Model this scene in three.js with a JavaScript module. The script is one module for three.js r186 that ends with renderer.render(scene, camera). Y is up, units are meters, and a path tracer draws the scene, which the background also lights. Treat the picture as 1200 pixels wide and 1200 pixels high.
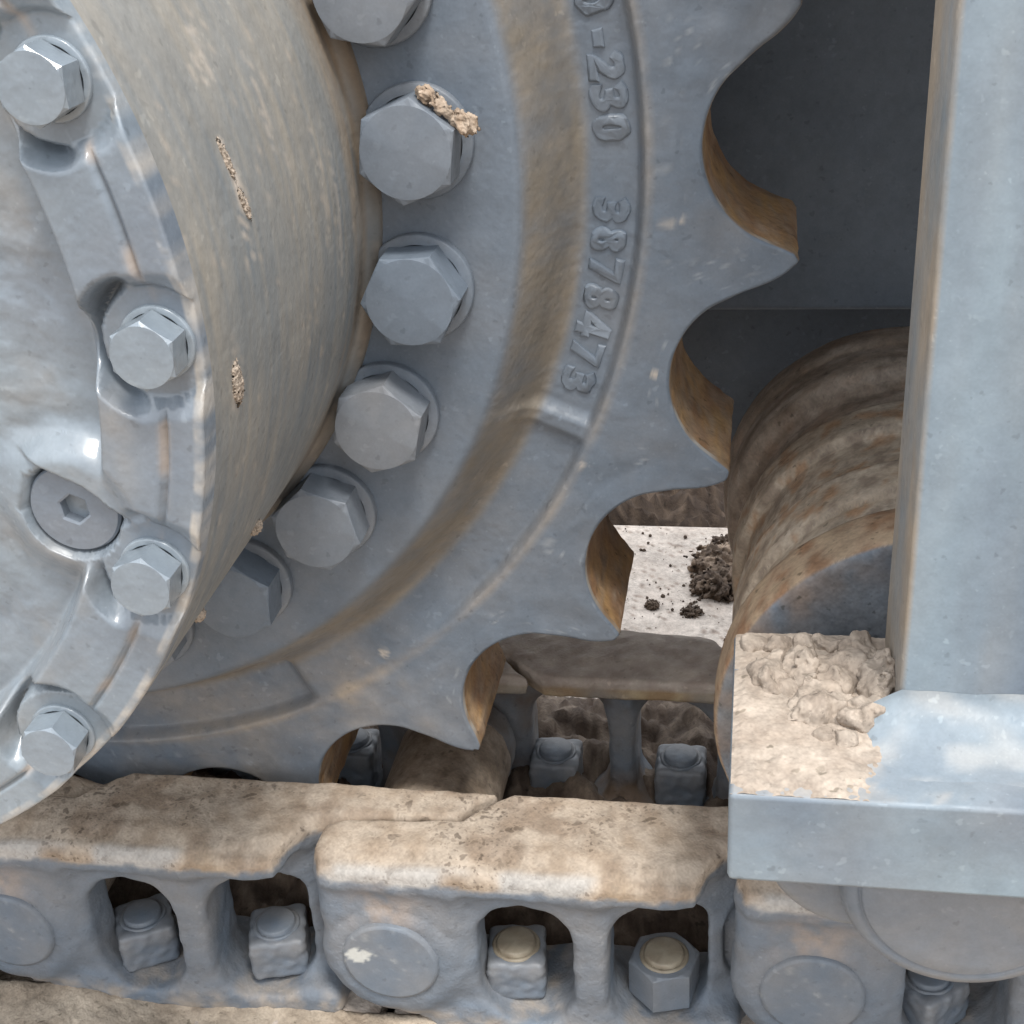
import * as THREE from 'three';
import { RoundedBoxGeometry } from 'three/addons/geometries/RoundedBoxGeometry.js';
import { TextGeometry } from 'three/addons/geometries/TextGeometry.js';
import { FontLoader } from 'three/addons/loaders/FontLoader.js';
import { mergeGeometries, toCreasedNormals } from 'three/addons/utils/BufferGeometryUtils.js';
import { createNoise3D } from 'simplex-noise';

// ---------------------------------------------------------------- camera, sky, sun, exposure
const scene = new THREE.Scene();
const camera = new THREE.PerspectiveCamera(40.78, 1, 0.01, 200);
camera.rotation.order = 'YXZ';
camera.position.set(0.3004, 0.1103, 0.4706);
camera.rotation.set(-0.4800, 0.1923, -0.0664);
camera.updateMatrixWorld();

const renderer = new THREE.WebGLRenderer({ antialias: true });
renderer.toneMapping = THREE.LinearToneMapping;
renderer.toneMappingExposure = 2.2;
renderer.shadowMap.enabled = true;
renderer.shadowMap.type = THREE.PCFSoftShadowMap;

{ // overcast sky: bright cloud, a little brighter overhead
  const W = 256, H = 128, d = new Float32Array(W * H * 4);
  for (let j = 0; j < H; j++) for (let i = 0; i < W; i++) {
    const el = (j + 0.5) / H * Math.PI - Math.PI / 2, s = Math.max(0, Math.sin(el));
    const az = (i + 0.5) / W * Math.PI * 2;
    const cl = 1 + 0.10 * Math.sin(az * 3 + 1.3 + s * 4) * Math.sin(el * 7 + az) + 0.06 * Math.sin(az * 7 + el * 11);
    const L = (0.52 + 0.80 * s) * cl;
    const k = (j * W + i) * 4;
    d[k] = L * 0.955; d[k + 1] = L; d[k + 2] = L * 1.06; d[k + 3] = 1;
  }
  const t = new THREE.DataTexture(d, W, H, THREE.RGBAFormat, THREE.FloatType);
  t.mapping = THREE.EquirectangularReflectionMapping;
  t.magFilter = THREE.LinearFilter; t.minFilter = THREE.LinearFilter; t.needsUpdate = true;
  scene.background = t; scene.environment = t;
}
const sun = new THREE.DirectionalLight(new THREE.Color(1, 0.965, 0.91), 1.5);
sun.position.set(0.9, 2.8, 1.1); sun.target.position.set(0.2, -0.2, 0);
sun.castShadow = true; sun.shadow.radius = 26;
sun.shadow.mapSize.set(2048, 2048);
Object.assign(sun.shadow.camera, { left: -1, right: 1, top: 1, bottom: -1, near: 0.1, far: 8 });
scene.add(sun, sun.target);

// ---------------------------------------------------------------- helpers
let seed = 90210;
const rnd = () => { seed |= 0; seed = seed + 0x6D2B79F5 | 0; let t = Math.imul(seed ^ seed >>> 15, 1 | seed); t = t + Math.imul(t ^ t >>> 7, 61 | t) ^ t; return ((t ^ t >>> 14) >>> 0) / 4294967296; };
const N3 = createNoise3D(rnd);
const fbm = (x, y, z, o = 4) => { let a = 0.5, s = 0; for (let i = 0; i < o; i++) { s += a * N3(x, y, z); x *= 2.03; y *= 2.03; z *= 2.03; a *= 0.5; } return s; };
const clamp = (x, a = 0, b = 1) => Math.min(b, Math.max(a, x));
const ss = (a, b, x) => { const t = clamp((x - a) / (b - a)); return t * t * (3 - 2 * t); };
const mix = (a, b, t) => a + (b - a) * t;
const mixc = (a, b, t) => [mix(a[0], b[0], t), mix(a[1], b[1], t), mix(a[2], b[2], t)];
const D2R = Math.PI / 180;
const gauss2 = (x, y, cx, cy, s) => Math.exp(-((x - cx) ** 2 + (y - cy) ** 2) / (2 * s * s));

// real-world base colours (linear)
const PAINT = [0.146, 0.181, 0.226], PAINT2 = [0.168, 0.202, 0.246], DUST = [0.40, 0.335, 0.265], TAN = [0.50, 0.42, 0.34], SOIL = [0.10, 0.068, 0.048],
  RUST = [0.165, 0.085, 0.042], OCHRE = [0.36, 0.22, 0.095], STEEL = [0.30, 0.28, 0.26], PALE = [0.46, 0.48, 0.49], COVER = [0.250, 0.292, 0.328];

function tile(size, fn, srgb) {      // tileable texture from fn(u,v) on a torus-free blended noise
  const d = new Uint8Array(size * size * 4);
  for (let j = 0; j < size; j++) for (let i = 0; i < size; i++) {
    const c = fn(i / size, j / size), k = (j * size + i) * 4;
    d[k] = clamp(c[0]) * 255; d[k + 1] = clamp(c[1]) * 255; d[k + 2] = clamp(c[2]) * 255; d[k + 3] = 255;
  }
  const t = new THREE.DataTexture(d, size, size); t.wrapS = t.wrapT = THREE.RepeatWrapping;
  t.magFilter = THREE.LinearFilter; t.minFilter = THREE.LinearMipmapLinearFilter; t.generateMipmaps = true;
  if (srgb) t.colorSpace = THREE.SRGBColorSpace;
  t.needsUpdate = true; return t;
}
// periodic noise: value lattice noise with wrap
const LAT = new Float32Array(65536); for (let i = 0; i < 65536; i++) LAT[i] = rnd();
function pn(u, v, f, o = 0) {
  const x = u * f, y = v * f, xi = Math.floor(x), yi = Math.floor(y), fx = x - xi, fy = y - yi;
  const sx = fx * fx * (3 - 2 * fx), sy = fy * fy * (3 - 2 * fy);
  const h = (a, b) => LAT[(((a % f + f) % f) * 241 + ((b % f + f) % f) * 7919 + o * 3571) & 65535];
  return mix(mix(h(xi, yi), h(xi + 1, yi), sx), mix(h(xi, yi + 1), h(xi + 1, yi + 1), sx), sy);
}
function splats(size, count, r0, r1) { // round and ragged specks scattered on a tile
  const d = new Float32Array(size * size);
  for (let k = 0; k < count; k++) {
    const cx = rnd() * size, cy = rnd() * size, r = r0 + (r1 - r0) * rnd() ** 3, st = 0.5 + rnd(), a = rnd() * 6.28, p1 = rnd() * 6.28, p2 = rnd() * 6.28, w = 0.35 + 0.65 * rnd(), R = Math.ceil(r * 2) + 1;
    for (let j = -R; j <= R; j++) for (let i = -R; i <= R; i++) {
      const u = i * Math.cos(a) + j * Math.sin(a), v = (j * Math.cos(a) - i * Math.sin(a)) * st, q = Math.atan2(v, u), e = r * (1 + 0.25 * Math.sin(2 * q + p1) + 0.22 * Math.sin(3 * q + p2)), m = w * clamp((e - Math.hypot(u, v)) / 1.2 + 0.5);
      if (m > 0) { const o = ((Math.floor(cy + j) % size + size) % size) * size + (Math.floor(cx + i) % size + size) % size; if (m > d[o]) d[o] = m; }
    }
  }
  return (u, v) => d[Math.floor(v * size) * size + Math.floor(u * size)];
}
const S1 = splats(1024, 1500, 0.7, 4.5), S2 = splats(1024, 2600, 0.5, 2.0), S3 = splats(1024, 900, 0.8, 4.5), S4 = splats(1024, 5200, 1.1, 6.5), S5 = splats(1024, 6000, 0.8, 3.0);
const TS = 0.24;   // metres per texture tile
const grainPaint = tile(1024, (u, v) => {        // multiplies the vertex colour
  const m = 0.80 + 0.10 * (pn(u, v, 24, 1) - 0.5) + 0.08 * (pn(u, v, 90, 2) - 0.5) + 0.07 * (pn(u, v, 400, 3) - 0.5);
  const sp = S1(u, v) * ss(0.3, 0.7, pn(u, v, 11, 5)), sp2 = S2(u, v), dk = S3(u, v);
  const w = 0.24 * sp + 0.12 * sp2, k = m * (1 - 0.22 * dk);
  return [k + w * 1.05, k + w * 0.98, k + w * 0.86];
}, false);
const grainDirt = tile(1024, (u, v) => {
  const m = 0.74 + 0.20 * (pn(u, v, 20, 11) - 0.5) + 0.2 * (pn(u, v, 80, 12) - 0.5) + 0.18 * (pn(u, v, 260, 13) - 0.5) + 0.12 * (pn(u, v, 512, 14) - 0.5);
  const dk = S3(u, v), dk2 = 0.7 * S2(u, v);
  const k = m * (1 - 0.5 * dk) * (1 - 0.34 * dk2);
  return [k * 1.02, k, k * (0.98 - 0.05 * dk)];
}, false);
const gritMap = tile(1024, (u, v) => {
  const m = 0.84 + 0.16 * (pn(u, v, 30, 51) - 0.5) + 0.14 * (pn(u, v, 110, 52) - 0.5) + 0.2 * (pn(u, v, 300, 53) - 0.5);
  const zone = 0.12 + 0.88 * ss(0.36, 0.62, 0.65 * pn(u, v, 7, 54) + 0.35 * pn(u, v, 23, 55));
  const dk = S4(u, v) * zone, dk2 = Math.max(S2(v, u), S5(v, u)) * zone, br = S5(u, v);
  const k = m * (1 - 0.55 * dk) * (1 - 0.42 * dk2) + 0.10 * br;
  return [k, k * (0.985 - 0.03 * dk), k * (0.97 - 0.05 * dk)];
}, false);
const bumpCast = tile(512, (u, v) => { const b = 0.5 + 0.35 * (pn(u, v, 40, 21) - 0.5) + 0.35 * (pn(u, v, 120, 22) - 0.5) + 0.2 * (pn(u, v, 256, 23) - 0.5); return [b, b, b]; });
const bumpDirt = tile(1024, (u, v) => { const b = 0.45 + 0.4 * (pn(u, v, 40, 31) - 0.5) + 0.45 * (pn(u, v, 130, 32) - 0.5) + 0.4 * (pn(u, v, 330, 33) - 0.5) + 0.25 * ss(0.75, 0.9, pn(u, v, 100, 34)); return [b, b, b]; });
const roughPaint = tile(512, (u, v) => { const b = 0.78 + 0.3 * (pn(u, v, 9, 41) - 0.5) + 0.25 * (pn(u, v, 60, 42) - 0.5) + 0.2 * ss(0.6, 0.8, pn(u, v, 110, 43)); return [b, b, b]; });
const mat = (o) => new THREE.MeshPhysicalMaterial({ vertexColors: true, metalness: 0, ...o });
const M = {
  paint: mat({ name: 'dusty_grey_paint', map: grainPaint, roughness: 0.66, roughnessMap: roughPaint, bumpMap: bumpCast, bumpScale: 0.00028 }),
  gloss: mat({ name: 'glossy_grey_paint', map: grainPaint, roughness: 0.5, roughnessMap: roughPaint, bumpMap: bumpCast, bumpScale: 0.00035, clearcoat: 0.75, clearcoatRoughness: 0.17 }),
  smooth: mat({ name: 'flat_grey_paint', map: grainPaint, roughness: 0.78, roughnessMap: roughPaint, bumpMap: bumpCast, bumpScale: 0.00012 }),
  dirt: mat({ name: 'dry_tan_dirt', map: grainDirt, roughness: 0.97, bumpMap: bumpDirt, bumpScale: 0.0005 }),
  grit: mat({ name: 'gritty_dirt_crust', map: gritMap, roughness: 0.97, bumpMap: bumpDirt, bumpScale: 0.00035 }),
  mud: mat({ name: 'dried_mud', map: grainDirt, roughness: 0.97, bumpMap: bumpCast, bumpScale: 0.0003 }),
  rust: mat({ name: 'rubbed_rust', map: grainDirt, roughness: 0.72, bumpMap: bumpCast, bumpScale: 0.0005 }),
  mixed: mat({ name: 'paint_under_dirt', map: grainPaint, roughness: 0.74, bumpMap: bumpDirt, bumpScale: 0.00032 }),
};

// (the mud film's outline is a function used by the plate under it too)
// colour of a painted surface: paint with patches of dried dust; amount 0..1
function painted(x, y, z, amount, base = PAINT) {
  const a = fbm(x * 22, y * 22, z * 22, 4), b = fbm(x * 150 + 9, y * 150, z * 150, 3), c = fbm(x * 9 + 4, y * 9, z * 9, 3);
  let col = mixc(base, PAINT2, clamp(0.5 + c));
  const d = clamp(amount * (0.9 + 0.9 * a) + 0.30 * amount * b + (amount > 0 ? 0.10 * a : 0));
  return mixc(col, DUST, d);
}
// per-triangle box projected uv in metres, vertex colours from a function of (position, normal)
function finish(g, color, crease) {
  if (crease !== undefined) g = toCreasedNormals(g, crease);
  if (g.index) g = g.toNonIndexed();
  for (const k of Object.keys(g.attributes)) if (!['position', 'normal'].includes(k)) g.deleteAttribute(k);
  const P = g.attributes.position.array, Q = g.attributes.normal.array, n = P.length / 3, uv = new Float32Array(n * 2), c = new Float32Array(n * 3);
  for (let t = 0; t < n; t += 3) {
    let ax = 0, ay = 0, az = 0;
    for (let k = 0; k < 3; k++) { ax += Q[(t + k) * 3]; ay += Q[(t + k) * 3 + 1]; az += Q[(t + k) * 3 + 2]; }
    ax = Math.abs(ax); ay = Math.abs(ay); az = Math.abs(az);
    for (let k = 0; k < 3; k++) {
      const i = t + k, x = P[i * 3], y = P[i * 3 + 1], z = P[i * 3 + 2];
      if (az >= ax && az >= ay) { uv[i * 2] = x / TS; uv[i * 2 + 1] = y / TS; }
      else if (ay >= ax) { uv[i * 2] = x / TS; uv[i * 2 + 1] = z / TS; }
      else { uv[i * 2] = z / TS; uv[i * 2 + 1] = y / TS; }
      const q = color ? color(x, y, z, Q[i * 3], Q[i * 3 + 1], Q[i * 3 + 2]) : [1, 1, 1];
      c[i * 3] = q[0]; c[i * 3 + 1] = q[1]; c[i * 3 + 2] = q[2];
    }
  }
  g.setAttribute('uv', new THREE.BufferAttribute(uv, 2)); g.setAttribute('color', new THREE.BufferAttribute(c, 3));
  return g;
}
const used = {};
function numbered(name) { const k = used[name] = (used[name] ?? -1) + 1; return k ? `${name}_${String(k).padStart(3, '0')}` : name; }
function part(name, g, m, parent) { const o = new THREE.Mesh(g, m); o.name = name; o.castShadow = o.receiveShadow = true; parent.add(o); return o; }
function thing(name, label, category, pos = [0, 0, 0], group) {
  const o = new THREE.Group(); o.name = numbered(name); o.position.set(...pos); o.userData = { label, category }; if (group) o.userData.group = group; scene.add(o); return o;
}
function single(name, label, category, g, m, pos = [0, 0, 0], group, kind) {
  const o = part(numbered(name), g, m, scene); o.position.set(...pos);
  if (label) o.userData = { label, category }; if (group) o.userData.group = group; if (kind) o.userData.kind = kind; return o;
}
// indexed grid: fn(i,j) -> [x,y,z]
function grid(nu, nv, fn, wrap = false, flip = false) {
  const pos = [], idx = [];
  for (let j = 0; j <= nv; j++) for (let i = 0; i <= nu; i++) pos.push(...fn(i, j));
  const w = nu + 1;
  for (let j = 0; j < nv; j++) for (let i = 0; i < nu; i++) {
    const a = j * w + i, b = a + 1, c = a + w, d = c + 1;
    if (flip) idx.push(a, c, b, b, c, d); else idx.push(a, b, c, b, d, c);
  }
  const g = new THREE.BufferGeometry(); g.setAttribute('position', new THREE.Float32BufferAttribute(pos, 3)); g.setIndex(idx); g.computeVertexNormals();
  if (wrap) { const n = g.attributes.normal.array; for (let j = 0; j <= nv; j++) { const a = j * w * 3, b = (j * w + nu) * 3; for (let k = 0; k < 3; k++) { const s = n[a + k] + n[b + k]; n[a + k] = n[b + k] = s; } } g.normalizeNormals(); }
  return g;
}
// surface nets on a signed distance field
function nets(f, lo, hi, cell) {
  const nx = Math.ceil((hi[0] - lo[0]) / cell) + 1, ny = Math.ceil((hi[1] - lo[1]) / cell) + 1, nz = Math.ceil((hi[2] - lo[2]) / cell) + 1;
  const v = new Float32Array(nx * ny * nz), at = (i, j, k) => (k * ny + j) * nx + i;
  for (let k = 0; k < nz; k++) for (let j = 0; j < ny; j++) for (let i = 0; i < nx; i++) v[at(i, j, k)] = f(lo[0] + i * cell, lo[1] + j * cell, lo[2] + k * cell);
  const id = new Int32Array(nx * ny * nz).fill(-1), pos = [], nor = [], idx = [];
  const E = [[0, 1], [2, 3], [4, 5], [6, 7], [0, 2], [1, 3], [4, 6], [5, 7], [0, 4], [1, 5], [2, 6], [3, 7]];
  for (let k = 0; k < nz - 1; k++) for (let j = 0; j < ny - 1; j++) for (let i = 0; i < nx - 1; i++) {
    const c = []; let m = 0;
    for (let q = 0; q < 8; q++) { c[q] = v[at(i + (q & 1), j + (q >> 1 & 1), k + (q >> 2))]; if (c[q] < 0) m |= 1 << q; }
    if (m === 0 || m === 255) continue;
    let x = 0, y = 0, z = 0, n = 0;
    for (const [a, b] of E) if ((c[a] < 0) !== (c[b] < 0)) {
      const t = c[a] / (c[a] - c[b]);
      x += mix(a & 1, b & 1, t); y += mix(a >> 1 & 1, b >> 1 & 1, t); z += mix(a >> 2, b >> 2, t); n++;
    }
    let px = lo[0] + (i + x / n) * cell, py = lo[1] + (j + y / n) * cell, pz = lo[2] + (k + z / n) * cell;
    const e = cell * 0.6; let gx, gy, gz, gl;
    for (let it = 0; it < 2; it++) {
      gx = f(px + e, py, pz) - f(px - e, py, pz); gy = f(px, py + e, pz) - f(px, py - e, pz); gz = f(px, py, pz + e) - f(px, py, pz - e);
      gl = Math.hypot(gx, gy, gz) || 1; if (it) break;
      const d = clamp(f(px, py, pz) / (gl / (2 * e)), -cell * 0.4, cell * 0.4); px -= gx / gl * d; py -= gy / gl * d; pz -= gz / gl * d;
    }
    id[at(i, j, k)] = pos.length / 3; pos.push(px, py, pz); nor.push(gx / gl, gy / gl, gz / gl);
  }
  const quad = (a, b, c, d, fl) => { if (a < 0 || b < 0 || c < 0 || d < 0) return; if (fl) idx.push(a, c, b, a, d, c); else idx.push(a, b, c, a, c, d); };
  for (let k = 1; k < nz - 1; k++) for (let j = 1; j < ny - 1; j++) for (let i = 1; i < nx - 1; i++) {
    const s = v[at(i, j, k)] < 0;
    if (s !== (v[at(i + 1, j, k)] < 0)) quad(id[at(i, j - 1, k - 1)], id[at(i, j, k - 1)], id[at(i, j, k)], id[at(i, j - 1, k)], !s);
    if (s !== (v[at(i, j + 1, k)] < 0)) quad(id[at(i - 1, j, k - 1)], id[at(i - 1, j, k)], id[at(i, j, k)], id[at(i, j, k - 1)], !s);
    if (s !== (v[at(i, j, k + 1)] < 0)) quad(id[at(i - 1, j - 1, k)], id[at(i, j - 1, k)], id[at(i, j, k)], id[at(i - 1, j, k)], !s);
  }
  const g = new THREE.BufferGeometry(); g.setAttribute('position', new THREE.Float32BufferAttribute(pos, 3)); g.setAttribute('normal', new THREE.Float32BufferAttribute(nor, 3)); g.setIndex(idx); return g;
}
const smin = (a, b, k) => { const h = clamp(0.5 + 0.5 * (b - a) / k); return mix(b, a, h) - k * h * (1 - h); };
const smax = (a, b, k) => -smin(-a, -b, k);
const rbox = (x, y, z, cx, cy, cz, hx, hy, hz, r) => { const a = Math.abs(x - cx) - hx + r, b = Math.abs(y - cy) - hy + r, c = Math.abs(z - cz) - hz + r; return Math.hypot(Math.max(a, 0), Math.max(b, 0), Math.max(c, 0)) + Math.min(Math.max(a, b, c), 0) - r; };
const cylz = (x, y, z, cx, cy, r, z0, z1, e) => { const a = Math.hypot(x - cx, y - cy) - r + e, b = Math.abs(z - (z0 + z1) / 2) - (z1 - z0) / 2 + e; return Math.hypot(Math.max(a, 0), Math.max(b, 0)) + Math.min(Math.max(a, b), 0) - e; };
function poly2(P, x, y) { // signed distance to a polygon
  let d = 1e9, s = 1;
  for (let i = 0, j = P.length - 1; i < P.length; j = i++) {
    const ex = P[j][0] - P[i][0], ey = P[j][1] - P[i][1], wx = x - P[i][0], wy = y - P[i][1], t = clamp((wx * ex + wy * ey) / (ex * ex + ey * ey));
    d = Math.min(d, (wx - ex * t) ** 2 + (wy - ey * t) ** 2);
    const a = y >= P[i][1], b = y < P[j][1], c = ex * wy > ey * wx;
    if ((a && b && c) || (!a && !b && !c)) s = -s;
  }
  return s * Math.sqrt(d);
}
// hex head with the usual chamfer; apothem, height, circle of the flat top
function hexHead(ap, H, rc = 0.975, slope = 0.42) {
  const n = 72, R = (a) => ap / Math.cos(((a % (Math.PI / 3)) + Math.PI / 3) % (Math.PI / 3) - Math.PI / 6), rt = ap * rc;
  return grid(n, 6, (i, j) => {
    const a = i / n * Math.PI * 2, r = R(a), ze = H - (r - rt) * slope, e = 0.00045;
    const p = [[r * 0.98, 0], [r, 0.0005], [r, ze - e], [r - e, ze], [rt + 0.0003, H - 0.00012], [rt - 0.0003, H], [0.0001, H]][j];
    return [p[0] * Math.cos(a), p[0] * Math.sin(a), p[1]];
  });
}
const ringGeo = (prof, n = 96, a0 = 0, a1 = Math.PI * 2) => grid(n, prof.length - 1, (i, j) => { const a = a0 + (a1 - a0) * i / n; return [prof[j][0] * Math.cos(a), prof[j][0] * Math.sin(a), prof[j][1]]; }, Math.abs(a1 - a0 - 2 * Math.PI) < 1e-6);

// ---------------------------------------------------------------- the setting: ground
{
  const soil = (x, y, z) => { const n = fbm(x * 14, 3, z * 14, 4), m = fbm(x * 60, 8, z * 60, 3), p = clamp(0.4 + 1.6 * fbm(x * 5, 1, z * 5, 3)); return mixc(mixc(TAN, DUST, clamp(0.5 + n + 0.4 * m)), [0.20, 0.15, 0.11], 0.7 * p); };
  const big = grid(160, 160, (i, j) => {
    const s = (t) => { const q = t / 80 - 1; return Math.sign(q) * (Math.abs(q) * 1.2 + Math.pow(Math.abs(q), 6) * 60); };
    const x = s(i) + 0.25, z = s(j) - 0.3;
    const near = ss(3, 1, Math.hypot(x - 0.25, z + 0.3));
    const heap = ss(0.03, -0.05, x) * ss(-0.12, 0.0, z) * ss(0.6, 0.3, z);
    return [x, -0.412 + near * 0.014 * fbm(x * 7, 0, z * 7, 4) + 0.034 * heap * (1 + 0.3 * fbm(x * 30, 4, z * 30, 3)), z];
  }, false, true);
  const o = single('ground', null, null, finish(big, (x, y, z) => (Math.hypot(x - 0.2, z) > 1.4 ? [0.30, 0.25, 0.20] : soil(x, y, z))), M.dirt); o.userData = { kind: 'structure' };
  // lumpy bank of dark soil beyond the far edge of the shoes
  const bank = grid(150, 60, (i, j) => {
    const x = -0.1 + i / 150 * 0.75, z = -0.428 - j / 60 * 0.2, t = j / 60;
    const h = 0.03 * ss(0, 0.25, t) * (1 - 0.3 * t) + 0.020 * fbm(x * 20, 1, z * 20, 4) + 0.014 * Math.abs(N3(x * 60, 2, z * 60)) + 0.004 * N3(x * 150, 2, z * 150);
    return [x, -0.4 + h + (t === 0 ? -0.02 : 0), z];
  }, false, false);
  const b = single('soil_bank', null, null, finish(bank, (x, y, z) => { const n = N3(x * 70, y * 70, z * 70); return mixc([0.05, 0.034, 0.025], [0.20, 0.145, 0.105], clamp(0.10 + 0.5 * n + 0.35 * N3(x * 160, 1, z * 160))); }), M.dirt); b.userData = { kind: 'structure' };
}

// ---------------------------------------------------------------- track frame and body behind the sprocket
const frame = (x, y, z) => painted(x, y, z, 0.04);
function slab(x0, x1, y0, y1, z0, z1, r, color, seg = 3) {
  const g = new RoundedBoxGeometry(x1 - x0, y1 - y0, z1 - z0, seg, r); g.translate((x0 + x1) / 2, (y0 + y1) / 2, (z0 + z1) / 2); return finish(g, color);
}
{
  const t = thing('track_frame_beam', 'dark blue grey steel beam behind the sprocket teeth', 'steel beam');
  part('side_plate', slab(-0.5, 1.0, -0.1135, 0.26, -0.176, -0.16, 0.003, frame), M.smooth, t);
  part('top_plate', slab(-0.5, 1.0, 0.2605, 0.276, -0.22, -0.16, 0.003, frame), M.smooth, t);
  part('guard_plate', slab(0.304, 1.0, 0.125, 0.139, -0.1595, 0.0755, 0.003, frame), M.smooth, t); part('guard_plate', slab(-0.3, 0.3035, 0.125, 0.139, -0.1595, -0.08, 0.003, frame), M.smooth, t);   // roofs the slot between sprocket and upright, above the frame of the picture
  part('rear_plate', slab(-0.5, 1.0, -0.208, 0.26, -0.22, -0.204, 0.003, frame), M.smooth, t);
}
const mudMask = (x, z) => { // where the dried mud film lies on the plate, about 0 at its ragged edge
  const n = 0.5 * fbm(x * 70, z * 70, 2, 4) + 0.25 * N3(x * 260, z * 260, 3), right = 0.3475 - 0.0120 * ss(0.126, 0.150, z);
  return Math.min((right - x) / 0.010, (x - 0.2968) / 0.004, (0.1600 - z) / 0.010, 1) + n * 0.9 - 0.12;
};
// outer frame plate with its upright on the right
{
  const t = thing('frame_bracket', 'pale grey steel upright welded onto a thick plate over the roller', 'bracket');
  const dense = (x0, x1, y0, y1, z0, z1, r, color, step = 0.004) => { // rounded box with dense faces
    const g = new THREE.BoxGeometry(x1 - x0, y1 - y0, z1 - z0, Math.ceil((x1 - x0) / step), Math.ceil((y1 - y0) / step), Math.ceil((z1 - z0) / step));
    const p = g.attributes.position, hx = (x1 - x0) / 2, hy = (y1 - y0) / 2, hz = (z1 - z0) / 2, n = g.attributes.normal;
    for (let i = 0; i < p.count; i++) {
      const snap = (v, h) => (Math.abs(v) < h - 1e-9 && Math.abs(v) > h - step * 1.4 ? Math.sign(v) * (h - r) : v);
      let x = snap(p.getX(i), hx), y = snap(p.getY(i), hy), z = snap(p.getZ(i), hz); p.setXYZ(i, x, y, z);
      const cx = clamp(x, -hx + r, hx - r), cy = clamp(y, -hy + r, hy - r), cz = clamp(z, -hz + r, hz - r), dx = x - cx, dy = y - cy, dz = z - cz, l = Math.hypot(dx, dy, dz);
      if (l > 1e-9) { const k = r / l; p.setXYZ(i, cx + dx * k, cy + dy * k, cz + dz * k); const edge = (Math.abs(dx) > 1e-6) + (Math.abs(dy) > 1e-6) + (Math.abs(dz) > 1e-6); if (edge > 1) n.setXYZ(i, dx / l, dy / l, dz / l); }
    }
    g.translate((x0 + x1) / 2, (y0 + y1) / 2, (z0 + z1) / 2); return finish(g, color);
  };
  const pale = [0.285, 0.352, 0.40];
  part('base_plate', dense(0.2965, 0.62, -0.1752, -0.1434, 0.075, 0.1595, 0.0016, (x, y, z) => { const c = painted(x, y, z, 0.08, mixc(pale, [0.22, 0.27, 0.305], clamp(0.5 + 1.1 * fbm(x * 30, y * 30, z * 30, 3)))); if (y < -0.1436) return c; return mixc(c, [0.50, 0.44, 0.38], clamp(0.55 * ss(-0.5, 0.2, mudMask(Math.min(x, 0.3458), z)) * ss(0.37, 0.34, x) + 0.35 * ss(0.15, 0.55, fbm(x * 60, 3, z * 90, 3)))); }, 0.0025), M.smooth, t);
  part('upright', dense(0.3452, 0.62, -0.146, 0.55, 0.0765, 0.1235, 0.002, (x, y, z) => {
    const side = x < 0.347 ? 0.85 : 0.05; const st = clamp(0.42 + 0.9 * fbm(x * 26, y * 5, z * 4, 3) + 0.3 * N3(x * 90, y * 6, 2)); return painted(x * 3, y * 0.5, z, side + 0.1 * N3(x * 60, y * 4, 1), mixc(pale, [0.20, 0.25, 0.295], st));
  }), M.smooth, t);
  // weld fillet at the foot of the upright
  const w = grid(110, 14, (i, j) => {
    const x = 0.333 + i / 110 * 0.287, a = j / 14 * Math.PI / 2, R = 0.0135 * (0.05 + 0.95 * Math.sqrt(clamp((x - 0.333) / 0.013))) * (1 + 0.05 * N3(x * 40, 3, 1) + 0.02 * N3(x * 160, 3, j * 0.3));
    const cy = -0.1438 + R, cz = 0.1232 + R * 1.85;
    return [x, cy - R * Math.sin(a) + 0.0004, cz - R * 1.85 * Math.cos(a) + 0.0004];
  }, false, true);
  part('weld_fillet', finish(w, (x, y, z) => mixc(painted(x, y, z, 0.06, pale), [0.52, 0.50, 0.47], 0.45 * ss(0.1, 0.7, N3(x * 40, y * 60, z * 60)))), M.smooth, t);
}

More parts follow.
